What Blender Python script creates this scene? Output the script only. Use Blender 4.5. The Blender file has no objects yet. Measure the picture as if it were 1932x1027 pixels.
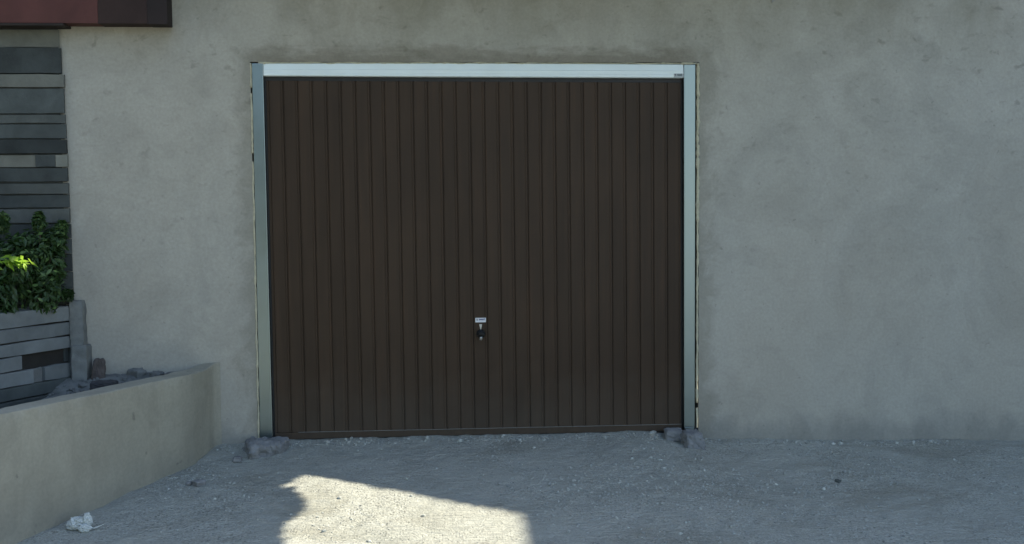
import bpy, bmesh, math, random
from mathutils import Vector, Matrix, noise

random.seed(7)
S = bpy.context.scene
COL = S.collection

# ------------------------------------------------------------------ camera, sky, sun, exposure
cam_d = bpy.data.cameras.new("camera")
cam = bpy.data.objects.new("camera", cam_d)
COL.objects.link(cam)
S.camera = cam
cam_d.sensor_width = 36.0
cam_d.lens = 36.0 * 2200.0 / 1932.0
cam_d.clip_end = 2000.0
yaw, pitch, roll = 0.06931, 0.06312, -0.00697
fw = Vector((math.sin(yaw) * math.cos(pitch), math.cos(yaw) * math.cos(pitch), -math.sin(pitch)))
ri = Vector((math.cos(yaw), -math.sin(yaw), 0))
up = ri.cross(fw)
r2 = ri * math.cos(roll) + up * math.sin(roll)
u2 = -ri * math.sin(roll) + up * math.cos(roll)
M4 = Matrix((r2, u2, -fw)).transposed().to_4x4()
M4.translation = Vector((-0.28433, -7.00653, 1.441))
cam.matrix_world = M4

SUN_DIR = Vector((1.0, 0.22, 1.0)).normalized()          # towards the sun: high on the right, just behind the wall
w = bpy.data.worlds.new("World")
S.world = w
w.use_nodes = True
wn = w.node_tree
bg = wn.nodes["Background"]
sky = wn.nodes.new("ShaderNodeTexSky")
sky.sky_type = 'NISHITA'
sky.sun_disc = False
sky.sun_elevation = math.asin(SUN_DIR.z)
sky.sun_rotation = math.atan2(SUN_DIR.x, SUN_DIR.y)
wn.links.new(sky.outputs[0], bg.inputs[0])
bg.inputs[1].default_value = 0.14
sun_d = bpy.data.lights.new("sun", 'SUN')
sun_d.energy = 4.0
sun_d.angle = math.radians(0.5)
sun_d.color = (1.0, 0.91, 0.76)
sun = bpy.data.objects.new("sun", sun_d)
COL.objects.link(sun)
sun.rotation_euler = SUN_DIR.to_track_quat('Z', 'Y').to_euler()
S.view_settings.view_transform = 'Standard'
S.view_settings.look = 'None'
S.view_settings.gamma = 1.0
S.view_settings.exposure = 1.64
S.view_settings.use_curve_mapping = False

# ------------------------------------------------------------------ helpers
def tag(o, label=None, cat=None, group=None, kind=None):
    if label: o["label"] = label
    if cat: o["category"] = cat
    if group: o["group"] = group
    if kind: o["kind"] = kind
    return o

def empty(name, loc, label, cat, group=None):
    o = bpy.data.objects.new(name, None)
    COL.objects.link(o)
    o.location = loc
    o.empty_display_size = 0.1
    return tag(o, label, cat, group)

class MB:
    """collects geometry in world coordinates"""
    def __init__(self):
        self.v, self.f = [], []
    def add(self, vs, fs):
        n = len(self.v)
        self.v += [tuple(p) for p in vs]
        self.f += [tuple(i + n for i in q) for q in fs]
        return self
    def box(self, x0, x1, y0, y1, z0, z1, mat=None):
        vs = [Vector((x, y, z)) for z in (z0, z1) for y in (y0, y1) for x in (x0, x1)]
        if mat is not None: vs = [mat @ p for p in vs]
        return self.add(vs, [(0, 2, 3, 1), (4, 5, 7, 6), (0, 1, 5, 4), (1, 3, 7, 5), (3, 2, 6, 7), (2, 0, 4, 6)])
    def tube(self, pts, rad, n=8, cap=True):
        pts = [Vector(p) for p in pts]
        rings = []
        for i, p in enumerate(pts):
            t = (pts[min(i + 1, len(pts) - 1)] - pts[max(i - 1, 0)]).normalized()
            a = t.cross(Vector((0.31, 0.2, 0.93)))
            if a.length < 0.05: a = t.cross(Vector((1, 0, 0)))
            a.normalize(); b = t.cross(a)
            r = rad[i] if isinstance(rad, (list, tuple)) else rad
            rings.append([p + (a * math.cos(2 * math.pi * k / n) + b * math.sin(2 * math.pi * k / n)) * r for k in range(n)])
        vs = [p for q in rings for p in q]
        fs = []
        for i in range(len(pts) - 1):
            for k in range(n):
                fs.append((i * n + k, i * n + (k + 1) % n, (i + 1) * n + (k + 1) % n, (i + 1) * n + k))
        if cap:
            fs.append(tuple(range(n - 1, -1, -1)))
            fs.append(tuple((len(pts) - 1) * n + k for k in range(n)))
        return self.add(vs, fs)
    def build(self, name, mat, parent=None, bevel=0.0, smooth=False, segs=2):
        me = bpy.data.meshes.new(name)
        org = Vector(parent.matrix_world.translation) if parent else Vector((0, 0, 0))
        if parent:
            q = parent; org = Vector((0, 0, 0))
            while q: org += q.location; q = q.parent
        me.from_pydata([tuple(Vector(p) - org) for p in self.v], [], self.f)
        if bevel > 0:
            bm = bmesh.new(); bm.from_mesh(me)
            bmesh.ops.remove_doubles(bm, verts=bm.verts, dist=1e-6)
            es = [e for e in bm.edges if len(e.link_faces) == 2 and e.calc_face_angle(0) > 0.5]
            bmesh.ops.bevel(bm, geom=es, offset=bevel, segments=segs, affect='EDGES', profile=0.6)
            bm.to_mesh(me); bm.free()
        if smooth:
            for p in me.polygons: p.use_smooth = True
        me.materials.append(mat)
        o = bpy.data.objects.new(name, me)
        COL.objects.link(o)
        if parent: o.parent = parent
        return o

def n3(x, y, z=0.0, s=1.0):
    return noise.noise(Vector((x * s, y * s, z * s)))

def rough_block(cx, cy, cz, lx, ly, lz, rz=0.0, seed=0, amp=0.12, cuts=2, tilt=(0, 0), taper=0.0):
    """a worn stone: subdivided box, corners pulled in, noise on the faces; returns verts, faces"""
    bm = bmesh.new()
    bmesh.ops.create_cube(bm, size=1.0)
    bmesh.ops.subdivide_edges(bm, edges=bm.edges, cuts=cuts, use_grid_fill=True)
    R = Matrix.Rotation(rz, 3, 'Z') @ Matrix.Rotation(tilt[0], 3, 'X') @ Matrix.Rotation(tilt[1], 3, 'Y')
    out = []
    for v in bm.verts:
        p = v.co.copy()
        l = (abs(p.x) ** 6 + abs(p.y) ** 6 + abs(p.z) ** 6) ** (1 / 6) / 0.5
        p = p / max(l, 1e-4) * (p.length and max(abs(p.x), abs(p.y), abs(p.z)) / 0.5)
        k = 1 + amp * noise.noise(Vector((p.x * 2.1 + seed * 7.3, p.y * 2.1, p.z * 2.1)))
        t = 1 - taper * (p.z + 0.5)
        q = Vector((p.x * lx * k * t, p.y * ly * k * t, p.z * lz * (1 + amp * 0.7 * noise.noise(Vector((p.x * 3, p.y * 3 + seed * 3.1, 5))))))
        if cuts >= 5:
            e = Vector((noise.noise(p * 9 + Vector((seed, 0, 0))), noise.noise(p * 9 + Vector((0, seed, 0))), noise.noise(p * 9 + Vector((0, 0, seed)))))
            e2 = Vector((noise.noise(p * 23 + Vector((seed, 0, 0))), noise.noise(p * 23 + Vector((0, seed, 0))), noise.noise(p * 23 + Vector((0, 0, seed)))))
            q += (e * 0.075 + e2 * 0.04) * min(lx, ly, lz) * (1 + amp)
        out.append(R @ q + Vector((cx, cy, cz)))
    bm.verts.index_update()
    fs = [tuple(v.index for v in f.verts) for f in bm.faces]
    bm.free()
    return out, fs

# ------------------------------------------------------------------ materials
def new_mat(name):
    m = bpy.data.materials.new(name)
    m.use_nodes = True
    nt = m.node_tree
    b = nt.nodes["Principled BSDF"]
    return m, nt, b

class NT:
    def __init__(self, nt): self.nt = nt
    def n(self, t, **k):
        x = self.nt.nodes.new(t)
        for a, v in k.items(): setattr(x, a, v)
        return x
    def l(self, a, b): self.nt.links.new(a, b)
    def noise(self, vec, scale, detail=6.0, rough=0.55, dist=0.0):
        x = self.n("ShaderNodeTexNoise")
        x.inputs["Scale"].default_value = scale
        x.inputs["Detail"].default_value = detail
        x.inputs["Roughness"].default_value = rough
        x.inputs["Distortion"].default_value = dist
        if vec is not None: self.l(vec, x.inputs["Vector"])
        return x.outputs["Fac"]
    def ramp(self, fac, stops):
        x = self.n("ShaderNodeValToRGB")
        e = x.color_ramp.elements
        while len(e) < len(stops): e.new(0.5)
        for i, (p, c) in enumerate(stops):
            e[i].position = p
            e[i].color = (c[0], c[1], c[2], 1) if isinstance(c, (tuple, list)) else (c, c, c, 1)
        self.l(fac, x.inputs[0])
        return x.outputs[0]
    def mix(self, fac, a, b, mode='MIX'):
        x = self.n("ShaderNodeMix", data_type='RGBA', blend_type=mode)
        for s, i in ((fac, 0), (a, 6), (b, 7)):
            if isinstance(s, (int, float)): x.inputs[i].default_value = s
            elif isinstance(s, tuple): x.inputs[i].default_value = (s[0], s[1], s[2], 1)
            else: self.l(s, x.inputs[i])
        return x.outputs[2]
    def math(self, op, a, b=0.0, c=0.0, clamp=False):
        x = self.n("ShaderNodeMath", operation=op, use_clamp=clamp)
        for i, s in enumerate((a, b, c)):
            if isinstance(s, (int, float)): x.inputs[i].default_value = s
            else: self.l(s, x.inputs[i])
        return x.outputs[0]
    def bump(self, h, strength, dist, normal=None):
        x = self.n("ShaderNodeBump")
        x.inputs["Strength"].default_value = strength
        x.inputs["Distance"].default_value = dist
        self.l(h, x.inputs["Height"])
        if normal is not None: self.l(normal, x.inputs["Normal"])
        return x.outputs[0]
    def map(self, vec, scale=(1, 1, 1), rot=(0, 0, 0)):
        x = self.n("ShaderNodeMapping")
        x.inputs["Scale"].default_value = scale
        x.inputs["Rotation"].default_value = rot
        self.l(vec, x.inputs["Vector"])
        return x.outputs[0]
    def pos(self): return self.n("ShaderNodeNewGeometry").outputs["Position"]
    def obj(self): return self.n("ShaderNodeTexCoord").outputs["Object"]
    def rnd(self): return self.n("ShaderNodeObjectInfo").outputs["Random"]

def mat_plaster(name, c0, c1, hole=None, spots=True, warm=(0.20, 0.18, 0.14)):
    m, nt, b = new_mat(name); q = NT(nt)
    P = q.pos()
    big = q.noise(P, 0.9, 4, 0.5, 0.6)
    mid = q.noise(P, 4.5, 6, 0.6, 0.8)
    fine = q.noise(P, 60, 4, 0.6)
    f = q.math('ADD', q.math('MULTIPLY', big, 0.55), q.math('MULTIPLY', mid, 0.45))
    col = q.ramp(f, [(0.36, c0), (0.62, c1)])
    tint = q.ramp(q.noise(q.map(P, (0.7, 0.7, 0.5)), 1.3, 3, 0.5), [(0.42, 0.0), (0.68, 1.0)])
    col = q.mix(q.math('MULTIPLY', tint, 0.35), col, warm)
    # trowel smears, wide and flat
    sm = q.ramp(q.noise(q.map(P, (2.2, 1, 6.0), (0, 0.12, 0)), 2.2, 5, 0.65, 1.2), [(0.56, 0.0), (0.66, 1.0)])
    col = q.mix(q.math('MULTIPLY', sm, 0.13), col, tuple(x * 0.62 for x in c0))
    if spots:
        sep = q.n("ShaderNodeSeparateXYZ"); q.l(P, sep.inputs[0])
        hi = q.math('MULTIPLY_ADD', sep.outputs[2], 0.55, -0.35, True)      # more pits high up, where it was floated last
        hi = q.math('ADD', q.math('MULTIPLY', hi, 0.9), 0.10)
        sp = q.ramp(q.noise(q.map(P, (1, 1, 1.5), (0, 0.4, 0)), 11, 3, 0.55, 0.35), [(0.62, 0.0), (0.72, 1.0)])
        col = q.mix(q.math('MULTIPLY', q.math('MULTIPLY', sp, hi), 0.42), col, (0.12, 0.115, 0.085))
        sp2 = q.ramp(q.noise(q.map(P, (1, 1, 1.6)), 3.6, 5, 0.66, 0.5), [(0.52, 0.0), (0.68, 1.0)])
        col = q.mix(q.math('MULTIPLY', q.math('MULTIPLY', sp2, hi), 0.26), col, (0.17, 0.16, 0.12))
        pit = q.ramp(q.noise(P, 26, 2, 0.5, 0.2), [(0.70, 0.0), (0.75, 1.0)])
        col = q.mix(q.math('MULTIPLY', pit, 0.28), col, (0.09, 0.088, 0.07))
        lt = q.ramp(q.noise(q.map(P, (1.3, 1, 0.8)), 1.7, 4, 0.6, 0.4), [(0.55, 0.0), (0.70, 1.0)])
        col = q.mix(q.math('MULTIPLY', lt, 0.15), col, (0.50, 0.48, 0.42))
        # greenish-brown band, stronger towards the top, broken up
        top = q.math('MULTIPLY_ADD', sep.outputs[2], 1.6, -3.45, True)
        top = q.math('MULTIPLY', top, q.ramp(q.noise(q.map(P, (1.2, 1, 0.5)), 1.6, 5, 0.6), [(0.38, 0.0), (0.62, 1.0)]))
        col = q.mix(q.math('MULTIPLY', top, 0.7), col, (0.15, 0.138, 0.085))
        # splashed damp foot of the wall
        low = q.math('MULTIPLY_ADD', sep.outputs[2], -2.6, 0.75, True)
        low = q.math('MULTIPLY', low, q.ramp(q.noise(P, 3.0, 5, 0.6), [(0.4, 0.0), (0.65, 1.0)]))
        col = q.mix(q.math('MULTIPLY', low, 0.4), col, (0.20, 0.20, 0.18))
        lo2 = q.math('MULTIPLY_ADD', q.math('ADD', sep.outputs[2], q.math('MULTIPLY', q.noise(q.map(P, (2, 1, 1)), 3.5, 5, 0.65), 0.3)), -9.0, 2.2, True)
        col = q.mix(q.math('MULTIPLY', lo2, 0.45), col, (0.17, 0.18, 0.165))
    if not spots:
        pit = q.ramp(q.noise(P, 15, 2, 0.5, 0.2), [(0.70, 0.0), (0.76, 1.0)])
        col = q.mix(q.math('MULTIPLY', pit, 0.55), col, (0.09, 0.085, 0.065))
        st = q.ramp(q.noise(q.map(P, (3.0, 3.0, 0.7)), 2.4, 5, 0.6, 0.3), [(0.45, 0.0), (0.68, 1.0)])
        col = q.mix(q.math('MULTIPLY', st, 0.30), col, tuple(x * 0.66 for x in c0))
        sp3 = q.n("ShaderNodeSeparateXYZ"); q.l(P, sp3.inputs[0])
        ft = q.math('MULTIPLY_ADD', q.math('ADD', sp3.outputs[2], q.math('MULTIPLY', q.noise(P, 5, 5, 0.65), 0.3)), -6.0, 1.25, True)
        col = q.mix(q.math('MULTIPLY', ft, 0.4), col, (0.17, 0.175, 0.15))
    # broad trowel patches
    tp_ = q.noise(q.map(P, (1.0, 1.0, 0.8), (0, 0.6, 0)), 1.5, 3, 0.5, 2.2)
    e1 = q.ramp(tp_, [(0.50, 0.0), (0.53, 1.0)])
    col = q.mix(q.math('MULTIPLY', e1, 0.09), col, tuple(min(1, x * 1.35) for x in c1))
    e2 = q.ramp(tp_, [(0.40, 1.0), (0.44, 0.0)])
    col = q.mix(q.math('MULTIPLY', e2, 0.10), col, tuple(x * 0.6 for x in c0))
    if hole:
        # newer mortar made good round the door frame
        x0, x1, z1 = hole
        sep2 = q.n("ShaderNodeSeparateXYZ"); q.l(P, sep2.inputs[0])
        cx, hw = (x0 + x1) / 2, (x1 - x0) / 2
        dx = q.math('SUBTRACT', q.math('ABSOLUTE', q.math('SUBTRACT', sep2.outputs[0], cx)), hw)
        dz = q.math('SUBTRACT', sep2.outputs[2], z1)
        d = q.math('MAXIMUM', dx, dz)
        d = q.math('ADD', d, q.math('MULTIPLY_ADD', q.noise(q.map(P, (1.5, 1, 1.5)), 3.6, 7, 0.7, 0.6), 0.42, -0.20))
        band = q.ramp(d, [(0.03, 1.0), (0.13, 0.0)])
        col = q.mix(q.math('MULTIPLY', band, 0.34), col, (0.125, 0.115, 0.075))
        d2 = q.math('ADD', dz, q.math('MULTIPLY_ADD', q.noise(q.map(P, (0.8, 1, 3.5)), 4, 5, 0.65), 0.34, -0.17))
        inx = q.ramp(q.math('ADD', dx, q.math('MULTIPLY', q.noise(P, 6, 4, 0.6), 0.3)), [(0.02, 1.0), (0.16, 0.0)])
        stain = q.math('MULTIPLY', q.ramp(d2, [(0.03, 1.0), (0.09, 0.0)]), inx)
        col = q.mix(q.math('MULTIPLY', stain, 0.38), col, (0.115, 0.088, 0.055))
    col = q.mix(0.12, col, q.ramp(fine, [(0.3, 0.0), (0.7, 0.6)]), 'OVERLAY')
    q.l(col, b.inputs["Base Color"])
    b.inputs["Roughness"].default_value = 0.92
    h = q.math('ADD', q.math('MULTIPLY', fine, 0.35), q.math('MULTIPLY', q.noise(P, 14, 5, 0.6, 0.5), 1.0))
    q.l(q.bump(h, 0.32, 0.005), b.inputs["Normal"])
    return m

def mat_simple(name, c, rough=0.7, metal=0.0, var=0.15, scale=8.0, bump=0.0, bscale=40.0, rnd=0.0, spec=0.5):
    m, nt, b = new_mat(name); q = NT(nt)
    P = q.obj()
    f = q.noise(P, scale, 5, 0.6, 0.3)
    col = q.ramp(f, [(0.3, tuple(x * (1 - var) for x in c)), (0.7, tuple(min(1, x * (1 + var)) for x in c))])
    if rnd > 0:
        r = q.math('MULTIPLY_ADD', q.rnd(), rnd * 2, 1 - rnd)
        x = q.n("ShaderNodeVectorMath", operation='SCALE'); q.l(col, x.inputs[0]); q.l(r, x.inputs["Scale"])
        col = x.outputs[0]
    q.l(col, b.inputs["Base Color"])
    q.l(q.math('MULTIPLY_ADD', f, 0.2, rough - 0.1), b.inputs["Roughness"])
    b.inputs["Metallic"].default_value = metal
    b.inputs["Specular IOR Level"].default_value = spec
    if bump > 0:
        q.l(q.bump(q.noise(P, bscale, 6, 0.65), bump, 0.004), b.inputs["Normal"])
    return m

def mat_ground():
    m, nt, b = new_mat("dusty_gravel_ground"); q = NT(nt)
    P = q.pos()
    big = q.noise(P, 0.8, 5, 0.55, 0.5)
    mid = q.noise(P, 5, 7, 0.65, 0.4)
    f = q.math('ADD', q.math('MULTIPLY', big, 0.5), q.math('MULTIPLY', mid, 0.5))
    col = q.ramp(f, [(0.34, (0.315, 0.325, 0.280)), (0.5, (0.375, 0.385, 0.335)), (0.66, (0.425, 0.435, 0.382))])
    peb = q.n("ShaderNodeTexVoronoi"); peb.inputs["Scale"].default_value = 75
    q.l(P, peb.inputs["Vector"])
    pc = q.n("ShaderNodeSeparateColor"); q.l(peb.outputs["Color"], pc.inputs[0])
    pm = q.math('MULTIPLY', q.ramp(pc.outputs[0], [(0.70, 0.0), (0.75, 1.0)]), q.ramp(peb.outputs["Distance"], [(0.3, 1.0), (0.45, 0.0)]))
    patch = q.ramp(q.noise(P, 2.0, 4, 0.6), [(0.42, 0.15), (0.62, 1.0)])
    pm = q.math('MULTIPLY', pm, patch)
    col = q.mix(q.math('MULTIPLY', pm, 0.75), col, q.ramp(pc.outputs[1], [(0.2, (0.15, 0.16, 0.145)), (0.8, (0.56, 0.58, 0.54))]))
    damp = q.ramp(q.noise(q.map(P, (0.6, 1.3, 1)), 1.9, 4, 0.6, 0.6), [(0.52, 0.0), (0.68, 1.0)])
    col = q.mix(q.math('MULTIPLY', damp, 0.5), col, (0.225, 0.220, 0.172))
    speck = q.noise(P, 85, 3, 0.7)
    col = q.mix(q.math('MULTIPLY_ADD', patch, 0.42, 0.10), col, q.ramp(speck, [(0.33, 0.22), (0.5, 0.5), (0.67, 0.78)]), 'OVERLAY')
    q.l(col, b.inputs["Base Color"])
    b.inputs["Roughness"].default_value = 0.95
    b.inputs["Specular IOR Level"].default_value = 0.2
    strokes = q.noise(q.map(P, (1.0, 6.0, 1), (0, 0, -0.95)), 9, 5, 0.6, 0.6)
    h = q.math('ADD', q.math('MULTIPLY', q.noise(P, 45, 6, 0.7), 0.8), q.math('MULTIPLY', strokes, 1.15))
    h = q.math('ADD', h, q.math('MULTIPLY', pm, 0.5))
    q.l(q.bump(h, 1.0, 0.018), b.inputs["Normal"])
    return m

def mat_foil():
    """dark brown wood-grain foil on the door slats"""
    m, nt, b = new_mat("brown_woodgrain_foil"); q = NT(nt)
    P = q.pos()
    off = q.n("ShaderNodeVectorMath", operation='ADD'); q.l(P, off.inputs[0])
    cx = q.n("ShaderNodeCombineXYZ"); q.l(q.math('MULTIPLY', q.rnd(), 31.0), cx.inputs[2]); q.l(cx.outputs[0], off.inputs[1])
    g = q.noise(q.map(off.outputs[0], (60, 60, 1.6)), 1.0, 5, 0.6, 0.4)
    g2 = q.noise(q.map(off.outputs[0], (9, 9, 0.9)), 1.0, 4, 0.6, 0.3)
    f = q.math('ADD', q.math('MULTIPLY', g, 0.5), q.math('MULTIPLY', g2, 0.5))
    col = q.ramp(f, [(0.30, (0.0315, 0.0212, 0.0137)), (0.52, (0.0425, 0.0282, 0.0180)), (0.74, (0.062, 0.0375, 0.0222))])
    r = q.math('MULTIPLY_ADD', q.rnd(), 0.10, 1.10)
    x = q.n("ShaderNodeVectorMath", operation='SCALE'); q.l(col, x.inputs[0]); q.l(r, x.inputs["Scale"])
    W_ = q.pos(); sp = q.n("ShaderNodeSeparateXYZ"); q.l(W_, sp.inputs[0])
    du = q.math('MULTIPLY_ADD', q.math('SUBTRACT', sp.outputs[2], q.math('MULTIPLY', q.noise(W_, 6, 5, 0.65), 0.5)), -2.6, 0.42, True)
    fc = q.mix(q.math('MULTIPLY', du, 0.22), x.outputs[0], (0.115, 0.105, 0.085))
    blot = q.ramp(q.noise(W_, 1.7, 4, 0.6), [(0.45, 0.0), (0.7, 1.0)])
    fc = q.mix(q.math('MULTIPLY', blot, 0.22), fc, (0.075, 0.046, 0.027))
    q.l(fc, b.inputs["Base Color"])
    q.l(q.math('MULTIPLY_ADD', g, 0.25, 0.34), b.inputs["Roughness"])
    b.inputs["Specular IOR Level"].default_value = 0.12
    q.l(q.bump(g, 0.25, 0.002), b.inputs["Normal"])
    return m

def mat_leaf(name, c, trans=0.35, var=0.35):
    m, nt, b = new_mat(name); q = NT(nt)
    P = q.obj()
    f = q.noise(P, 9, 3, 0.6)
    col = q.ramp(f, [(0.3, tuple(x * (1 - var) for x in c)), (0.7, tuple(x * (1 + var) for x in c))])
    q.l(col, b.inputs["Base Color"])
    b.inputs["Roughness"].default_value = 0.5
    tr = q.n("ShaderNodeBsdfTranslucent"); q.l(q.mix(1.0, col, (1.0, 1.25, 0.55), 'MULTIPLY'), tr.inputs[0])
    mx = q.n("ShaderNodeMixShader"); mx.inputs[0].default_value = trans
    q.l(b.outputs[0], mx.inputs[1]); q.l(tr.outputs[0], mx.inputs[2])
    q.l(mx.outputs[0], nt.nodes["Material Output"].inputs[0])
    return m

HX0, HX1, HZ1 = -1.332, 1.3445, 2.252          # opening in the wall
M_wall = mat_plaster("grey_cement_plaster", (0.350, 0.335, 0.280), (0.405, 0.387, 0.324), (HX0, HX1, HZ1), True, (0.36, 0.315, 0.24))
M_low = mat_plaster("beige_cement_plaster", (0.292, 0.278, 0.214), (0.350, 0.334, 0.258), None, False, (0.33, 0.29, 0.215))
M_ground = mat_ground()
M_soil = mat_simple("grey_rubble_soil", (0.13, 0.135, 0.125), 0.95, 0, 0.35, 14, 0.8, 50)
M_foil = mat_foil()
M_dark = mat_simple("black_edge", (0.012, 0.012, 0.012), 0.6)
M_void = mat_simple("garage_inside_plaster", (0.12, 0.12, 0.11), 0.9)
M_post = mat_simple("galvanised_steel", (0.205, 0.245, 0.243), 0.32, 0.88, 0.06, 3, 0.0, 90)
M_head = mat_simple("white_lacquered_steel", (0.74, 0.81, 0.775), 0.35, 0.0, 0.05, 3, 0.03, 60)
M_foam = mat_simple("cream_mounting_foam", (0.46, 0.43, 0.30), 0.9, 0, 0.2, 25, 0.6, 120)
M_stone_dark = mat_simple("dark_slate_cladding", (0.046, 0.053, 0.050), 0.8, 0, 0.3, 7, 0.9, 30, 0.28, 0.25)
M_stone_light = mat_simple("pale_stone_cladding", (0.165, 0.168, 0.140), 0.85, 0, 0.2, 7, 0.9, 30, 0.18, 0.25)
M_stone_mid = mat_simple("grey_stone_cladding", (0.066, 0.075, 0.070), 0.85, 0, 0.25, 7, 0.9, 30, 0.2, 0.25)
M_stone_soft = mat_simple("soft_grey_stone_cladding", (0.092, 0.100, 0.090), 0.85, 0, 0.25, 7, 0.9, 30, 0.2, 0.25)
M_gap = mat_simple("dark_joint_gap_shade", (0.022, 0.020, 0.016), 0.95, 0, 0.3, 9, 0.6, 30)  # near-black: dark joints, plus the gap's shade put into the colour
M_planter = mat_simple("grey_planter_stone", (0.165, 0.178, 0.172), 0.88, 0, 0.2, 6, 0.5, 35, 0.15, 0.25)
M_pillar = mat_simple("rough_grey_mortar_column", (0.165, 0.172, 0.158), 0.95, 0, 0.35, 9, 0.7, 40)
M_mortar = mat_simple("grey_mortar", (0.14, 0.145, 0.135), 0.95, 0, 0.25, 9, 0.7, 30)
M_joint = mat_simple("dark_recessed_mortar", (0.055, 0.06, 0.056), 0.95, 0, 0.3, 9, 0.6, 30)
M_red = mat_simple("red_brown_painted_board", (0.088, 0.036, 0.030), 0.7, 0, 0.2, 4, 0.2, 40, 0, 0.2)
M_brownboard = mat_simple("weathered_brown_board", (0.030, 0.024, 0.020), 0.8, 0, 0.3, 5, 0.3, 40, 0, 0.2)
M_brownboard2 = mat_simple("dark_reddish_board", (0.038, 0.024, 0.020), 0.8, 0, 0.25, 5, 0.3, 40, 0, 0.2)
M_darkend = mat_simple("near_black_board", (0.027, 0.020, 0.018), 0.75, 0, 0.2, 5, 0, 40, 0, 0.2)
M_brick = mat_simple("old_brown_brick", (0.085, 0.07, 0.06), 0.9, 0, 0.3, 18, 0.8, 60)
M_slab = mat_simple("dark_roof_tile", (0.035, 0.036, 0.038), 0.85, 0, 0.25, 14, 0.6, 60)
M_concrete = mat_simple("grey_concrete_lump", (0.19, 0.195, 0.19), 0.92, 0, 0.22, 12, 0.8, 60)
M_pebble = mat_simple("grey_pebbles", (0.33, 0.345, 0.31), 0.9, 0, 0.55, 22, 0.4, 60)
M_white = mat_simple("white_plastic_film", (0.46, 0.49, 0.46), 0.45, 0, 0.08, 20, 0.2, 60)
M_sticker = mat_simple("white_sticker", (0.62, 0.63, 0.63), 0.4, 0, 0.05)
M_sticker2 = mat_simple("pale_grey_sticker", (0.34, 0.37, 0.36), 0.4, 0, 0.05)
M_blue = mat_simple("blue_print", (0.025, 0.05, 0.16), 0.5, 0, 0.1)
M_navy = mat_simple("dark_print", (0.03, 0.04, 0.06), 0.5, 0, 0.1)
M_greyprint = mat_simple("grey_green_print", (0.10, 0.13, 0.13), 0.5, 0, 0.1)
M_plastic = mat_simple("black_plastic", (0.010, 0.010, 0.010), 0.6, 0, 0.1, 8, 0, 40, 0, 0.2)
M_chrome = mat_simple("glint_metal", (0.40, 0.40, 0.37), 0.4, 0.7, 0.08)
M_drip = mat_simple("dull_aluminium_edge", (0.17, 0.165, 0.15), 0.5, 0.3, 0.1)
M_leaf = mat_leaf("dark_green_leaf", (0.036, 0.078, 0.022))
M_leaf2 = mat_leaf("sunlit_green_leaf", (0.22, 0.36, 0.02), 0.4, 0.2)  # sunlight on these leaves is put into the colour
M_leaf3 = mat_leaf("mid_green_leaf", (0.043, 0.086, 0.024))
M_leaf4 = mat_leaf("light_green_leaf", (0.095, 0.165, 0.040), 0.3, 0.25)
M_treeleaf = mat_leaf("unseen_tree_leaf", (0.045, 0.085, 0.025), 0.25)
M_bark = mat_simple("brown_bark", (0.10, 0.075, 0.055), 0.95, 0, 0.3, 12, 0.9, 25)
M_roofc = mat_simple("unseen_roof_concrete", (0.25, 0.245, 0.23), 0.9, 0, 0.2, 3, 0.4, 30)
M_house = mat_plaster("cream_shade_house_plaster", (0.60, 0.57, 0.50), (0.68, 0.65, 0.58), None, False, (0.62, 0.58, 0.49))
M_tile = mat_simple("red_roof_tile", (0.26, 0.10, 0.06), 0.85, 0, 0.25, 4, 0.5, 20)
M_glass = mat_simple("window_glass", (0.03, 0.035, 0.04), 0.08, 0, 0.05)
M_frame = mat_simple("white_window_frame", (0.7, 0.7, 0.68), 0.5, 0, 0.05)

# ------------------------------------------------------------------ ground
def lerp_tab(x, xs, ys):
    if x <= xs[0]: return ys[0]
    for a, b, c, d in zip(xs, xs[1:], ys, ys[1:]):
        if x <= b: return c + (d - c) * (x - a) / (b - a)
    return ys[-1]

BX = (-3.0, -1.6, -1.1, 1.0, 1.45, 2.3, 3.4)
BZ = (-0.05, -0.03, -0.008, 0.0, -0.05, -0.075, -0.105)
def ground_flat(x, y):
    d = max(0.0, min(-y, 3.0))
    return lerp_tab(x, BX, BZ) - 0.085 * d
def ground(x, y):
    z = ground_flat(x, y)
    near = max(0.0, 1 - max(0, abs(x) - 3.2) / 3) * max(0.0, 1 - max(0, -y - 3.0) / 3)
    if near <= 0: return z
    h = 0.006 * n3(x, y, 1.3, 1.7) + 0.0035 * n3(x, y, 4.1, 5.0)
    # scuffs drawn across the gravel
    a, b = x * 0.58 + y * 0.81, -x * 0.81 + y * 0.58
    h += 0.0052 * noise.noise(Vector((a * 3.2, b * 15.0, 2.2))) + 0.0038 * noise.noise(Vector((a * 6.0, b * 34.0, 5.2)))
    h += 0.0035 * n3(x, y, 7.7, 15.0) + 0.0032 * n3(x, y, 9.2, 34.0)
    # little bank of dust that has gathered under the door and against the wall
    h += 0.008 * math.exp(-((y + 0.02) / 0.10) ** 2) * (0.6 + n3(x, 3.3, 0, 3.5) + 0.5 * n3(x, 8.3, 0, 12.0))
    return z + h * near

def axis(a, b, step, far):
    v = [a + step * i for i in range(int(round((b - a) / step)) + 1)]
    lo, hi, s = [], [], step
    p, r = a, b
    while r < far:
        s *= 1.45
        p -= s; r += s
        lo.append(p); hi.append(r)
    return lo[::-1] + v + hi
gx = axis(-3.1, 3.5, 0.022, 400)
gy = [y for y in axis(-2.9, 0.34, 0.02, 400)]
vs, fs = [], []
for y in gy:
    for x in gx:
        vs.append((x, y, ground(x, y)))
nx = len(gx)
for j in range(len(gy) - 1):
    for i in range(nx - 1):
        fs.append((j * nx + i, j * nx + i + 1, (j + 1) * nx + i + 1, (j + 1) * nx + i))
g = MB(); g.add(vs, fs)
tag(g.build("ground", M_ground, smooth=True), "pale dusty gravel forecourt in front of the garage", None, None, "structure")

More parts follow.
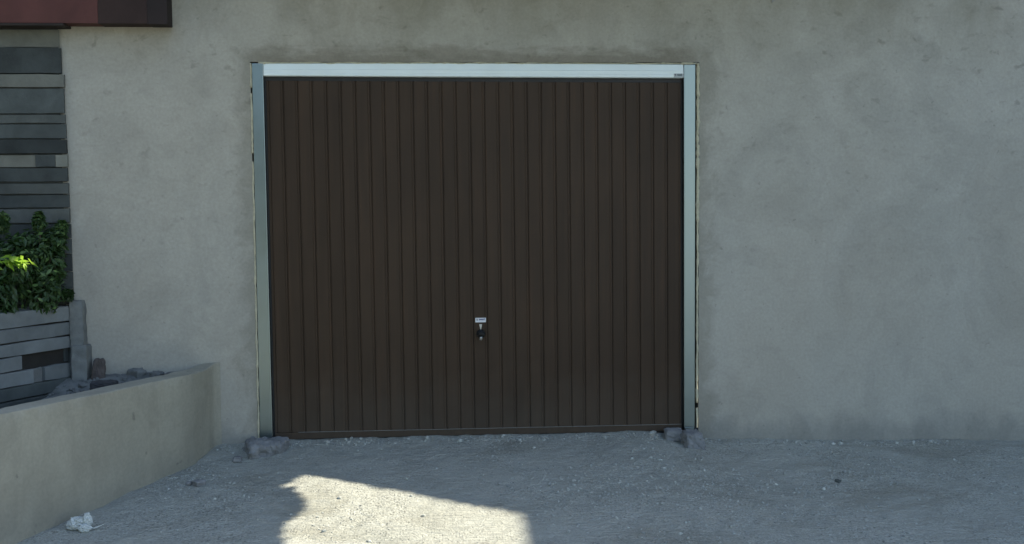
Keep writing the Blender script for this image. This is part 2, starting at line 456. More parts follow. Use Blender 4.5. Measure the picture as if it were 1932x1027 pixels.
# ------------------------------------------------------------------ garage building
B = empty("garage_building", (0, 0, 0), "grey cement-plastered garage wall with slate-clad left end", "building")
EAVE_X = 1.78
def wall_y(x, z):
    return 0.0045 * n3(x, z, 0.5, 1.1) + 0.0028 * n3(x, z, 3.5, 4.0) + 0.0012 * n3(x, z, 6.5, 13.0)
def lines(a, b, step, hard):
    v = sorted(set([a, b] + hard)); out = []
    for p, q in zip(v, v[1:]):
        n = max(1, int(round((q - p) / step)))
        out += [p + (q - p) * i / n for i in range(n)]
    return out + [v[-1]]
wx = lines(-3.9, 3.9, 0.04, [HX0, HX1]) + [4.5, 5.3, 6.1, 7.0]
wz = lines(-0.6, 2.78, 0.04, [HZ1])
vs, fs, idx = [], [], {}
for j, z in enumerate(wz):
    for i, x in enumerate(wx):
        idx[i, j] = len(vs)
        vs.append((x, -0.002 + wall_y(x, z), z))
for j in range(len(wz) - 1):
    for i in range(len(wx) - 1):
        if HX0 - 1e-4 < (wx[i] + wx[i + 1]) / 2 < HX1 + 1e-4 and (wz[j] + wz[j + 1]) / 2 < HZ1: continue
        fs.append((idx[i, j], idx[i + 1, j], idx[i + 1, j + 1], idx[i, j + 1]))
wm = MB(); wm.add(vs, fs)
# reveal of the opening, 0.22 m deep
for (xa, za, xb, zb) in ((HX0, -0.6, HX0, HZ1), (HX0, HZ1, HX1, HZ1), (HX1, HZ1, HX1, -0.6)):
    wm.add([(xa, wall_y(xa, za), za), (xb, wall_y(xb, zb), zb), (xb, 0.22, zb), (xa, 0.22, za)], [(0, 1, 2, 3)])
# unseen gable rising right, shaped to shadow the forecourt, as a solid; other walls
wm.add([(1.79, 0.0, 2.78), (7.0, 0.0, 2.78), (7.0, 0.0, 5.82), (6.1, 0.0, 5.82), (1.79, 0.24, 2.78), (7.0, 0.24, 2.78), (7.0, 0.24, 5.82), (6.1, 0.24, 5.82)],
       [(0, 1, 2, 3), (4, 7, 6, 5), (0, 3, 7, 4), (3, 2, 6, 7), (1, 5, 6, 2), (0, 4, 5, 1)])
wm.box(-3.95, -3.9, 0.0, 3.2, -0.6, 2.78)
wm.box(-3.9, 6.1, 3.2, 3.4, -0.6, 2.78)
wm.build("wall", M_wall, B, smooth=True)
r_ = MB()
r_.box(-4.05, EAVE_X, -0.12, 3.45, 2.785, 2.93)
r_.build("unseen_flat_roof", M_roofc, B)  # unseen roof, eave overhang set for its shade
r_ = MB()
sl = (5.95 - 2.77) / (6.2 - 1.83)
def lz(x): return 2.77 + (x - 1.83) * sl
r_.add([(1.785, y, lz(1.785) + dz) for y in (-0.012, 3.45) for dz in (-0.13, 0)] + [(6.24, y, lz(6.24) + dz) for y in (-0.012, 3.45) for dz in (-0.13, 0)],
       [(0, 2, 3, 1), (4, 5, 7, 6), (0, 1, 5, 4), (2, 6, 7, 3), (1, 3, 7, 5), (0, 4, 6, 2)])
r_.build("shade_slope_roof", M_roofc, B)  # unseen roof, slope shaped to cast the sun patch's upper edge
r_ = MB(); r_.box(-1.6, 1.6, 0.225, 0.235, -0.6, 2.5); 
r_.box(-3.8, 6.0, 0.9, 0.95, -0.6, 2.7)
r_.build("inner_wall", M_void, B)

# slate cladding on the left end of the wall: backing and single stones
ZPX = lambda y: 2.431 - (y - 58) * 0.003081
clad = MB(); clad.box(-3.88, -2.425, -0.022, -0.012, 0.30, 2.44)
CL = clad.build("stone_cladding", M_joint, B)
rows = [(58, 91, 'l', -2.415), (92.5, 139.5, 'd', -2.405), (141, 165.5, 'l', -2.39), (167, 214, 'm', -2.395), (216.5, 232.5, 'p', -2.392),
        (234, 261, 'm', -2.39), (262.5, 289.5, 'd', -2.388), (291, 314.5, 'l', -2.385), (316, 342, 'd', -2.388), (345.5, 365, 'p', -2.385),
        (366.5, 391, 'd', -2.385), (392.5, 420, 'p', -2.383), (421.5, 448, 'd', -2.38), (449.5, 478, 'm', -2.38), (479.5, 512, 'd', -2.38),
        (513.5, 545, 'm', -2.378), (546.5, 575, 'd', -2.378), (576.5, 606, 'm', -2.378), (607.5, 640, 'd', -2.378), (641.5, 690, 'm', -2.378)]
rng = random.Random(3)
for k, (ya, yb, c, xe) in enumerate(rows):
    z1, z0 = ZPX(ya), ZPX(yb)
    cuts = [xe]
    if ya == 291: cuts = [xe, -2.452, -2.565]
    x = cuts[-1]
    while x > -3.7:
        x -= rng.uniform(0.38, 0.75); cuts.append(max(x, -3.86))
    for i in range(len(cuts) - 1):
        b_, a_ = cuts[i] - (0.003 if i else 0), cuts[i + 1]
        t = rng.uniform(0.012, 0.026)
        if ya in (58,): t = 0.004
        m_ = {'l': M_stone_light, 'd': M_stone_dark, 'm': M_stone_mid, 'p': M_stone_soft}[c]
        if ya == 291 and i == 1: m_ = M_stone_mid
        s = MB()
        n = max(2, int((b_ - a_) / 0.12))
        xs = [a_ + (b_ - a_) * q / n for q in range(n + 1)]
        vv = []
        for q, xx in enumerate(xs):
            e0, e1 = rng.uniform(-0.002, 0.002), rng.uniform(-0.002, 0.002)
            ty = t + rng.uniform(-0.004, 0.004)
            vv += [(xx, -0.022, z0 + e0), (xx, -0.022 - ty, z0 + e0 + 0.002), (xx, -0.022 - ty, z1 + e1 - 0.002), (xx, -0.022, z1 + e1)]
        ff = []
        for q in range(n):
            o = q * 4
            for u, v in ((0, 1), (1, 2), (2, 3), (3, 0)):
                ff.append((o + u, o + 4 + u, o + 4 + v, o + v))
        ff += [(0, 1, 2, 3), (n * 4 + 3, n * 4 + 2, n * 4 + 1, n * 4)]
        s.add(vv, ff)
        s.build("stone", m_, CL)

# ------------------------------------------------------------------ unseen house added at the right to shade the forecourt
N = empty("right_shade_house", (9.5, -2.7, 0), "unseen tall cream house added to shade the forecourt from the right", "house")
h_ = MB(); h_.box(6.84, 13.0, -5.4, 0.0 - 0.03, -0.8, 5.75); h_.build("wall", M_house, N)
h_ = MB()
h_.add([(6.77, -5.7, 5.83), (6.175, 0.3, 5.83), (6.77, -5.7, 5.95), (6.175, 0.3, 5.95), (13.2, -5.7, 5.83), (13.2, 0.3, 5.83),
        (9.7, -5.7, 7.3), (9.7, 0.3, 7.3), (13.2, -5.7, 5.95), (13.2, 0.3, 5.95)],
       [(0, 1, 3, 2), (2, 3, 7, 6), (6, 7, 9, 8), (8, 9, 5, 4), (0, 4, 5, 1), (0, 2, 6, 8, 4), (1, 5, 9, 7, 3)])
h_.build("roof", M_tile, N)
for yy in (-4.3, -1.9):
    for zz in (0.7, 3.4):
        f_ = MB()
        f_.box(6.790, 6.850, yy - 0.55, yy + 0.55, zz, zz + 0.07); f_.box(6.790, 6.850, yy - 0.55, yy + 0.55, zz + 1.23, zz + 1.3)
        f_.box(6.790, 6.850, yy - 0.55, yy - 0.48, zz + 0.07, zz + 1.23); f_.box(6.790, 6.850, yy + 0.48, yy + 0.55, zz + 0.07, zz + 1.23)
        f_.box(6.795, 6.845, yy - 0.03, yy + 0.03, zz + 0.07, zz + 1.23)
        fo = f_.build("window", M_frame, N)
        p_ = MB(); p_.box(6.810, 6.835, yy - 0.48, yy + 0.48, zz + 0.07, zz + 1.23); p_.build("pane", M_glass, fo)

# ------------------------------------------------------------------ unseen tree behind the garage, crown shaped to shade the forecourt's left
T = empty("shade_tree", (0.4, 4.6, -0.4), "unseen leafy tree behind the garage, crown shaped for its shade", "tree")
t_ = MB()
t_.tube([(0.4, 4.6, -0.5), (0.45, 4.55, 1.5), (0.35, 4.3, 3.0), (0.4, 3.9, 4.3)], [0.24, 0.2, 0.17, 0.13], 10)
for tip, mid in (((-0.9, -0.6, 3.8), (0.0, 2.0, 4.6)), ((0.6, -1.0, 3.9), (0.6, 1.8, 4.7)), ((1.6, -0.5, 3.9), (1.2, 2.0, 4.8)), ((-1.0, 1.0, 4.6), (-0.3, 2.8, 5.0))):
    t_.tube([(0.4, 3.9, 4.3), mid, ((mid[0] + tip[0]) / 2, (mid[1] + tip[1]) / 2, (mid[2] + tip[2]) / 2 + 0.12), tip], [0.11, 0.08, 0.05, 0.02], 7)
t_.build("trunk", M_bark, T, smooth=True)
# ground outline of the crown's shade: everything left of this line (x at a given distance from the wall)
ED = (0.40, 0.58, 0.715, 0.785, 0.80, 0.815, 0.830, 0.85, 0.90, 1.00, 1.10, 1.176, 1.25, 1.36, 1.46, 1.64, 2.0, 2.7)
EX = (-0.97, -0.98, -1.04, -1.045, -1.09, -1.12, -1.10, -1.045, -1.02, -0.985, -0.95, -0.935, -0.95, -1.00, -1.015, -0.985, -1.0, -1.05)
BRIGHT = (-3.72, 0.82)  # crown left open here so sun reaches the bright leaves
def leaf_quad(c, n, a, s, asp=0.55):
    n = n.normalized(); a = (a - n * a.dot(n))
    if a.length < 1e-3: a = n.orthogonal()
    a.normalize(); b_ = n.cross(a)
    return [c - a * s, c - a * s * 0.1 + b_ * s * asp - n * s * 0.12, c + a * s - n * s * 0.25, c - a * s * 0.1 - b_ * s * asp - n * s * 0.12]
lv = MB(); rng = random.Random(11)
for layer in range(10):
    z0 = 3.15 + layer * 0.12
    d = 0.45
    while d < 2.75:
        x = -4.6
        while x < -0.8:
            px, pd = x + rng.uniform(-0.05, 0.05), d + rng.uniform(-0.05, 0.05)
            z = z0 + rng.uniform(-0.07, 0.07)
            x += 0.10
            ed = lerp_tab(pd, ED, EX) - px
            if ed < 0.06: continue
            if (px - BRIGHT[0]) ** 2 + (pd - BRIGHT[1]) ** 2 < 0.12 ** 2: continue
            zz = z - ground_flat(px, -pd)
            c = Vector((px + zz, -pd + 0.22 * zz, z))
            if c.y > -0.34 and z < 3.3: c.z += 0.0
            nrm = SUN_DIR + Vector((rng.gauss(0, .35), rng.gauss(0, .35), rng.gauss(0, .35)))
            lv.add(leaf_quad(c, nrm, Vector((rng.gauss(0, 1), rng.gauss(0, 1), -0.3)), rng.uniform(0.06, 0.085), 0.6), [(0, 1, 2, 3)])
        d += 0.10
# small leaves and twigs at the crown's rim
for layer in range(3):
    d = 0.42
    while d < 2.3:
        for k in range(5):
            pd = d + rng.uniform(-0.012, 0.012)
            px = lerp_tab(pd, ED, EX) - 0.020 - 0.022 * k + rng.uniform(-0.006, 0.006)
            zz = 3.12 + 0.06 * layer + rng.uniform(-0.02, 0.02) - ground_flat(px, -pd)
            c = Vector((px + zz, -pd + 0.22 * zz, 3.12 + 0.06 * layer))
            lv.add(leaf_quad(c, SUN_DIR + Vector((rng.gauss(0, .2), rng.gauss(0, .2), rng.gauss(0, .2))), Vector((rng.gauss(0, 1), rng.gauss(0, 1), -0.3)), 0.024, 0.7), [(0, 1, 2, 3)])
        d += 0.026
# the rest of the crown, over the roof
for k in range(5200):
    a, rr = rng.uniform(0, 6.283), rng.random() ** 0.5
    c = Vector((0.2 + 2.0 * rr * math.cos(a), 3.4 + 2.3 * rr * math.sin(a), 5.0 + rng.uniform(-1, 1) * 1.5 * math.sqrt(1 - rr * rr * 0.9)))
    if c.z < 3.6: continue
    t = c.z + 0.1
    gxp, gdp = c.x - t, -(c.y - 0.22 * t)
    if gdp > 0.55 and gxp > -1.2: continue
    lv.add(leaf_quad(c, Vector((rng.gauss(0, 1), rng.gauss(0, 1), 1.0)), Vector((rng.gauss(0, 1), rng.gauss(0, 1), -0.3)), rng.uniform(0.07, 0.11), 0.6), [(0, 1, 2, 3)])
lv.build("crown", M_treeleaf, T)

# trees added left of the forecourt and behind it, outside the picture; they take the sky light from the left end of the wall
def unseen_tree(x, y, h, r, seed, label, lowest=0.35):
    rr = random.Random(seed)
    o = empty("unseen_broadleaf_tree", (x, y, ground_flat(x, y)), label, "tree", "unseen trees added to dim the left side")
    m_ = MB(); z0 = ground_flat(x, y) - 0.1
    m_.tube([(x, y, z0), (x + 0.08, y, z0 + h * 0.3), (x - 0.05, y + 0.1, z0 + h * 0.75)], [0.16, 0.12, 0.05], 8)
    m_.build("trunk", M_bark, o, smooth=True)
    f_ = MB()
    lobes = [(rr.uniform(-.5, .5) * r, rr.uniform(-.5, .5) * r, h * (lowest + (0.8 - lowest) * rr.random()), r * rr.uniform(0.5, 0.75)) for _ in range(8)]
    for k in range(2600):
        lx, ly, lz_, lr = rr.choice(lobes)
        v = Vector((rr.gauss(0, 1), rr.gauss(0, 1), rr.gauss(0, 1))).normalized() * lr * rr.random() ** 0.4
        c = Vector((x + lx, y + ly, z0 + lz_)) + v
        f_.add(leaf_quad(c, v + Vector((0, 0, 0.4)), Vector((rr.gauss(0, 1), rr.gauss(0, 1), -0.4)), rr.uniform(0.10, 0.17), 0.6), [(0, 1, 2, 3)])
    f_.build("crown", M_treeleaf, o)
L = empty("left_shade_house", (-7.0, -3.2, -0.3), "unseen dark house added to block sky light from the left", "house")  # unseen house added to dim the left end of the wall
h_ = MB(); h_.box(-9.0, -4.9, -5.6, -0.25, -0.6, 6.6); h_.build("wall", M_stone_mid, L)
h_ = MB()
h_.add([(-9.2, y, 6.602) for y in (-5.8, -0.05)] + [(-4.7, y, 6.602) for y in (-5.8, -0.05)] + [(-6.95, y, 7.8) for y in (-5.8, -0.05)],
       [(0, 1, 3, 2), (0, 4, 5, 1), (2, 3, 5, 4), (0, 2, 4), (1, 5, 3)])
h_.build("roof", M_tile, L)
for yy in (-4.2, -2.0):
    f_ = MB(); f_.box(-4.9, -4.86, yy - 0.5, yy + 0.5, 1.0, 1.07); f_.box(-4.9, -4.86, yy - 0.5, yy + 0.5, 2.2, 2.27); f_.box(-4.9, -4.86, yy - 0.5, yy - 0.43, 1.07, 2.2); f_.box(-4.9, -4.86, yy + 0.43, yy + 0.5, 1.07, 2.2)
    fo = f_.build("window", M_frame, L)
    p_ = MB(); p_.box(-4.895, -4.875, yy - 0.43, yy + 0.43, 1.07, 2.2); p_.build("pane", M_glass, fo)
unseen_tree(-5.9, -7.2, 6.0, 1.9, 2, "unseen broad tree added before the left house to dim the wall")
unseen_tree(-5.2, -9.6, 6.2, 2.0, 3, "unseen broad tree added at the front left corner to dim the wall")
unseen_tree(-2.5, -10.8, 4.8, 1.8, 4, "unseen low-branched tree added as dark reflection opposite the door's left half", 0.06)
unseen_tree(-5.0, -11.6, 4.6, 1.7, 5, "unseen low-branched tree added as dark reflection beside the front left corner", 0.06)

# ------------------------------------------------------------------ porch roof, top left
P = empty("porch_roof", (-2.9, -0.1, 2.5), "red-brown board edge of the porch roof over the stone cladding", "roof")
b_ = MB(); b_.box(-3.88, -2.16, -0.150, -0.012, 2.452, 2.74); b_.build("fascia_board", M_red, P, 0.002)  # fascia in three tones, darker towards the right end
b_ = MB(); b_.box(-2.1595, -1.885, -0.1485, -0.012, 2.450, 2.74); tag(b_.build("fascia_board", M_brownboard2, P, 0.002), "dark brown board section towards the right end")
b_ = MB(); b_.box(-1.8845, -1.772, -0.1475, -0.012, 2.448, 2.74); b_.build("end_section", M_darkend, P, 0.002)
b_ = MB(); b_.box(-3.88, -2.35, -0.156, -0.012, 2.436, 2.450); b_.build("drip_strip", M_brownboard, P, 0.003)

# ------------------------------------------------------------------ garage door
D = empty("garage_door", (0.0, 0.0, 0.0), "dark brown vertical-slat up-and-over garage door in a pale metal frame", "garage door")
TL, TR, BL, BR = (-1.256, 2.169), (1.246, 2.157), (-1.243, 0.011), (1.254, 0.013)
def warp(u, v):                                    # u 0..1 left to right, v 0..1 bottom to top; the frame is slightly out of true
    x = (BL[0] * (1 - u) + BR[0] * u) * (1 - v) + (TL[0] * (1 - u) + TR[0] * u) * v
    z = (BL[1] * (1 - u) + BR[1] * u) * (1 - v) + (TL[1] * (1 - u) + TR[1] * u) * v
    return x, z
NS = 29
LE, RE = 0.0095, 0.0035                            # thin edge trims, as shares of the width
DY = 0.024
sw = (1 - LE - RE) / NS
prof = [(0.0, 0.007), (0.016, 0.007), (0.042, 0.0008), (0.10, 0.0), (0.80, 0.0), (0.825, 0.002), (0.85, 0.002), (0.875, 0.0004), (0.958, 0.0004), (0.984, 0.007), (1.0, 0.007)]
for k in range(NS):
    s = MB(); vv = []
    for (pu, py) in prof:
        u = LE + sw * (k + pu)
        for v in (0.0145, 0.9885):
            x, z = warp(u, v); vv.append((x, DY + py, z))
    for (pu, py) in ((0.0, 0.03), (1.0, 0.03)):
        u = LE + sw * (k + pu)
        for v in (0.0145, 0.9885):
            x, z = warp(u, v); vv.append((x, DY + py, z))
    n = len(prof)
    ff = [(2 * i, 2 * i + 2, 2 * i + 3, 2 * i + 1) for i in range(n - 1)]
    a, b2 = 2 * n, 2 * n + 2
    ff += [(0, 1, a + 1, a), (2 * n - 2, b2, b2 + 1, 2 * n - 1), (a, a + 1, b2 + 1, b2)]
    ff += [tuple([2 * i + 1 for i in range(n)] + [b2 + 1, a + 1]), tuple([2 * i for i in range(n - 1, -1, -1)] + [a, b2])]
    s.add(vv, ff)
    s.build("slat", M_foil, D)
def strip(u0, v0, u1, v1, y0, y1):
    m_ = MB()
    q = [warp(u0, v0), warp(u1, v0), warp(u1, v1), warp(u0, v1)]
    m_.add([(x, y0, z) for x, z in q] + [(x, y1, z) for x, z in q], [(0, 1, 2, 3), (7, 6, 5, 4), (0, 4, 5, 1), (1, 5, 6, 2), (2, 6, 7, 3), (3, 7, 4, 0)])
    return m_
strip(0.0, 0.0, LE * 0.42, 1.0, DY + 0.012, DY + 0.05).build("edge_seal", M_dark, D)
strip(LE * 0.45, 0.0145, LE, 0.9885, DY + 0.003, DY + 0.04).build("edge_trim", M_foil, D)
strip(1 - RE, 0.0, 1.0, 1.0, DY + 0.012, DY + 0.05).build("edge_seal", M_dark, D)
strip(LE * 0.45, 0.9892, 1 - RE, 1.0, DY + 0.008, DY + 0.05).build("top_gap_shade", M_dark, D)  # black strip stands in for the shadow gap under the header
strip(LE * 0.45, -0.004, 1 - RE, 0.0135, DY - 0.002, DY + 0.04).build("bottom_rail", M_foil, D)
strip(0.06, 0.0138, 1 - RE, 0.0152, DY - 0.006, DY + 0.001).build("drip_edge", M_drip, D)
strip(LE, -0.024, 1 - RE, -0.0045, DY + 0.012, DY + 0.03).build("bottom_seal", M_dark, D)

# frame: two posts and the header
def quad_prism(q, y0, y1):
    m_ = MB()
    m_.add([(x, y0, z) for x, z in q] + [(x, y1, z) for x, z in q], [(0, 1, 2, 3), (7, 6, 5, 4), (0, 4, 5, 1), (1, 5, 6, 2), (2, 6, 7, 3), (3, 7, 4, 0)])
    return m_
FY = -0.006
quad_prism([(-1.3185, -0.006), (-1.2445, 0.001), (-1.2575, 2.2435), (-1.3225, 2.2435)], FY, 0.10).build("frame_post", M_post, D, 0.003)
quad_prism([(1.2555, 0.030), (1.3215, 0.030), (1.3190, 2.2390), (1.2485, 2.2390)], FY, 0.10).build("frame_post", M_post, D, 0.003)
quad_prism([(1.2600, -0.018), (1.3190, -0.018), (1.3200, 0.0285), (1.2580, 0.0285)], FY + 0.004, 0.09).build("post_foot", M_post, D, 0.002)
hd = MB()
hp = [(0.09, 0.0), (0.0, 0.0), (-0.006, 0.004), (-0.006, 0.016), (-0.003, 0.019), (-0.0035, 0.036), (-0.001, 0.040), (0.004, 0.070), (0.006, 0.074), (0.09, 0.074)]
vv = []
for (x, zb, zt) in ((-1.2550, 2.1695, 2.2430), (-0.2, 2.1640, 2.2450), (1.2465, 2.1580, 2.2395)):
    for (y, z) in hp:
        vv.append((x, y - 0.002, zb + (zt - zb) * z / 0.074))
n = len(hp); ff = []
for j in range(2):
    for i in range(n):
        ff.append((j * n + i, j * n + (i + 1) % n, (j + 1) * n + (i + 1) % n, (j + 1) * n + i))
ff += [tuple(range(n)), tuple(2 * n + i for i in range(n - 1, -1, -1))]
hd.add(vv, ff); hd.build("frame_header", M_head, D)

# expanding foam squeezed out round the frame
def foam(pts, r0, seed, gaps=()):
    m_ = MB(); rr = random.Random(seed)
    seg, rad = [], []
    P0, P1 = Vector(pts[0]), Vector(pts[-1])
    L = (P1 - P0).length; n = int(L / 0.016)
    side = Vector((1, 0, 0)) if abs(P1.x - P0.x) < 0.1 else Vector((0, 0, 1))
    for i in range(n + 1):
        t = i / n
        if any(a < t < b_ for a, b_ in gaps):
            if len(seg) > 2: m_.tube(seg, rad, 7)
            seg, rad = [], []; continue
        p = P0.lerp(P1, t)
        o = 0.0035 * noise.noise(Vector((t * L * 9, seed, 0))) + 0.002 * noise.noise(Vector((t * L * 40, seed, 3)))
        seg.append(p + side * o)
        rad.append(max(0.0015, r0 * (1 + 0.65 * noise.noise(Vector((t * L * 16, seed, 7))) + 0.7 * noise.noise(Vector((t * L * 48, seed, 9))))))
    if len(seg) > 2: m_.tube(seg, rad, 7)
    m_.build("foam_seal", M_foam, D, smooth=True)
foam([(-1.3265, 0.0, 0.005), (-1.3290, 0.0, 2.245)], 0.0060, 2, ((0.748, 0.762), (0.925, 0.932)))
foam([(1.3350, -0.001, 0.020), (1.3365, -0.001, 1.30)], 0.0068, 5, ((0.0, 0.012), (0.105, 0.118)))
foam([(1.3365, -0.002, 1.30), (1.3355, -0.002, 2.248)], 0.0098, 6, ((0.62, 0.626),))
foam([(-1.262, 0.0, 2.2475), (1.25, 0.0, 2.2460)], 0.0036, 8, ((0.30, 0.305),))
foam([(1.235, 0.0, 2.2455), (1.330, 0.0, 2.2450)], 0.0065, 9)
foam([(-1.285, -0.001, 2.2465), (-1.245, -0.001, 2.2455)], 0.006, 12)
m_ = MB(); m_.box(-1.333, -1.308, -0.012, 0.03, -0.030, 0.000); m_.box(1.319, 1.343, -0.012, 0.03, -0.015, 0.026)
m_.build("anchor_plug", M_dark, D, 0.004)

# handle, keyhole plate, stickers (print too blurred in the photograph to read: only its masses are built)
st = MB(); st.box(-0.021, 0.043, DY - 0.0022, DY - 0.0006, 0.6925, 0.7195); st_o = st.build("sticker", M_sticker, D)
pr = MB()
yy0, yy1 = DY - 0.0030, DY - 0.0023
pr.box(-0.0145, -0.0115, yy0, yy1, 0.7035, 0.7155); pr.box(-0.0085, -0.0060, yy0, yy1, 0.7025, 0.7150)
pr.add([(-0.0115, yy0, 0.7150), (-0.0085, yy0, 0.7060), (-0.0085, yy0, 0.7100), (-0.0115, yy0, 0.7155)], [(0, 1, 2, 3)])
pr.build("print", M_navy, st_o)
pr = MB()
for i, (a, b_, c, d) in enumerate(((0.0005, 0.0045, 0.7040, 0.7145), (0.0060, 0.0115, 0.7060, 0.7135), (0.0128, 0.0180, 0.7055, 0.7140), (0.0195, 0.0245, 0.7050, 0.7135), (0.0262, 0.0295, 0.7060, 0.7145), (0.0315, 0.0350, 0.7045, 0.7170))):
    pr.box(a, b_, yy0, yy1, c, d)
pr.build("print", M_blue, st_o)
st = MB(); st.box(1.187, 1.2455, -0.0105, -0.0086, 2.1600, 2.1835); st_o = st.build("sticker", M_sticker2, D)
pr = MB()
pr.add([(1.190, -0.0112, 2.1815), (1.1945, -0.0112, 2.1700), (1.1975, -0.0112, 2.1700), (1.1985, -0.0112, 2.1815)], [(0, 1, 2, 3)])
pr.build("print", M_navy, st_o)
pr = MB()
for a, b_, c, d in ((1.2060, 1.2110, 2.1720, 2.1800), (1.2125, 1.2175, 2.1690, 2.1810), (1.2190, 1.2240, 2.1690, 2.1800), (1.2255, 1.2300, 2.1690, 2.1815), (1.2315, 1.2365, 2.1700, 2.1825)):
    pr.box(a, b_, -0.0118, -0.0107, c, d)
pr.build("print", M_greyprint, st_o)
kp = MB()
kp.add([(x, y, z) for y in (DY - 0.006, DY + 0.001) for x, z in ((0.0025, 0.681), (0.0195, 0.681), (0.0185, 0.673), (0.0135, 0.646), (0.0090, 0.646), (0.0035, 0.673))],
       [(5, 4, 3, 2, 1, 0), (6, 7, 8, 9, 10, 11)] + [(i, (i + 1) % 6, (i + 1) % 6 + 6, i + 6) for i in range(6)])
kp.build("keyhole_plate", M_chrome, D, 0.0012)
hk = MB()
hk.tube([(0.011, DY + 0.004, 0.623), (0.011, DY - 0.012, 0.623), (0.011, DY - 0.014, 0.623)], [0.027, 0.026, 0.022], 24)
hk.tube([(0.011, DY - 0.012, 0.624), (0.011, DY - 0.040, 0.624)], [0.014, 0.013], 16)
hk.add(*rough_block(0.014, DY - 0.050, 0.628, 0.046, 0.024, 0.026, 0, 4, 0.02, 3, (0, 0.35)))
hko = hk.build("handle", M_plastic, D, smooth=True)
gl = MB(); gl.add(*rough_block(0.010, DY - 0.050, 0.601, 0.016, 0.016, 0.022, 0, 6, 0.02, 2, (0.35, 0.1))); gl.build("handle_glint", M_chrome, hko, smooth=True)  # bright metal lump added as the glint on the handle

# ------------------------------------------------------------------ low plastered wall, left
path = [(-3.4, -3.55), (-2.9, -2.64), (-2.279, -1.519), (-1.943, -0.893), (-1.742, -0.515), (-1.660, -0.366), (-1.645, -0.334), (-1.636, -0.305), (-1.628, -0.265), (-1.614, -0.190), (-1.600, -0.115), (-1.587, -0.055), (-1.572, -0.020), (-1.545, -0.004)]
dense = []
for (a, b_) in zip(path, path[1:]):
    a, b_ = Vector(a), Vector(b_); n = max(1, int((b_ - a).length / 0.04))
    dense += [a.lerp(b_, i / n) for i in range(n)]
dense.append(Vector(path[-1]))
lw = MB(); NZ = 16; vv = []; TH = 0.15
rings = []
for i, p in enumerate(dense):
    t = (dense[min(i + 1, len(dense) - 1)] - dense[max(i - 1, 0)]).normalized()
    nn = Vector((t.y, -t.x))                       # towards the forecourt
    if nn.x < 0: nn = -nn
    top = 0.459 + 0.006 * n3(p.x, p.y, 2.0, 6.0) + 0.003 * n3(p.x, p.y, 5.0, 20.0)
    if p.y > -0.12: top += 0.02 * (1 - (-p.y) / 0.12)
    ring = []
    for j in range(NZ + 1):
        z = -0.45 + (top - 0.005 + 0.45) * j / NZ
        q = p + nn * (0.004 * noise.noise(Vector((p.x * 3 + p.y * 3, z * 3, 1))) + 0.0015 * noise.noise(Vector((p.x * 14, p.y * 14, z * 14))))
        ring.append((q.x, q.y, z))
    th = TH if p.y < -0.3 else TH - 0.07 * (p.y + 0.3) / 0.3
    tb = 0.004 * n3(p.x, p.y, 9.0, 25.0)
    for off, dz in ((0.004 + 0.003 * n3(p.x, p.y, 3.0, 40.0), 0.0), (th * 0.5, 0.003 * n3(p.x, p.y, 6.0, 15.0)), (th - 0.006 + tb, -0.002), (th + tb, -0.010), (th, -0.9)):
        q = p - nn * off
        ring.append((q.x, q.y, top + dz))
    rings.append(ring)
R_ = len(rings[0])
lw.add([p for r in rings for p in r], [(i * R_ + j, (i + 1) * R_ + j, (i + 1) * R_ + j + 1, i * R_ + j + 1) for i in range(len(rings) - 1) for j in range(R_ - 1)])
lo = lw.build("retaining_wall", M_low, smooth=True)
lo.data.set_sharp_from_angle(angle=math.radians(38))
tag(lo, "low beige plastered retaining wall running out from the garage at left", "low wall")

# soil bed behind the low wall
sv, sf = [], []
sx = [-3.6 + 0.03 * i for i in range(67)]; sy = [-2.8 + 0.03 * i for i in range(94)]
for y in sy:
    for x in sx:
        z = 0.262 + 0.135 * max(0.0, min(1.0, (y + 0.42) / 0.30)) + 0.02 * n3(x, y, 3, 3.0) + 0.018 * n3(x, y, 5, 11.0) + 0.008 * n3(x, y, 8, 30.0)
        z += 0.035 * math.exp(-((y + 0.05) / 0.08) ** 2) * (0.5 + n3(x, 1.1, 4, 7.0))
        sv.append((x, y, z))
def inside(x, y):
    # left of the low wall's back face
    pts = path
    for (a, b_) in zip(pts, pts[1:]):
        if a[1] <= y <= b_[1]:
            xx = a[0] + (b_[0] - a[0]) * (y - a[1]) / (b_[1] - a[1])
            return x < xx - 0.075
    return False
nxs = len(sx)
for j in range(len(sy) - 1):
    for i in range(nxs - 1):
        if inside(sx[i + 1], sy[j]) and inside(sx[i + 1], min(-0.005, sy[j + 1])):
            sf.append((j * nxs + i, j * nxs + i + 1, (j + 1) * nxs + i + 1, (j + 1) * nxs + i))
s_ = MB(); s_.add(sv, sf)
tag(s_.build("soil", M_soil, smooth=True), "grey rubble soil filling the bed behind the low wall", None, None, "structure")

# ------------------------------------------------------------------ stone planter, far left
PL = empty("stone_planter", (-2.6, -0.5, 0.35), "raised planter of long grey stones with one dark gap, full of shrubs", "planter")
pt = Vector((-0.48, -0.877)).normalized(); pn = Vector((-pt.y, pt.x))
if pn.x < 0: pn = -pn
P0 = Vector((-2.394, -0.058))
def pf(s, out=0.0):
    q = P0 + pt * s + pn * out
    return q.x, q.y
core = MB()
c0, c1, c2, c3 = pf(0.0, -0.025), pf(3.0, -0.025), pf(3.0, -0.16), pf(0.0, -0.16)
core.add([(x, y, z) for z in (0.15, 0.80) for x, y in (c0, c1, c2, c3)], [(3, 2, 1, 0), (4, 5, 6, 7), (0, 1, 5, 4), (1, 2, 6, 5), (2, 3, 7, 6), (3, 0, 4, 7)])
core.build("core", M_gap, PL)
cp = MB(); c0, c1, c2, c3 = pf(0.0, -0.17), pf(3.0, -0.17), pf(3.0, -1.2), pf(0.0, -1.2)
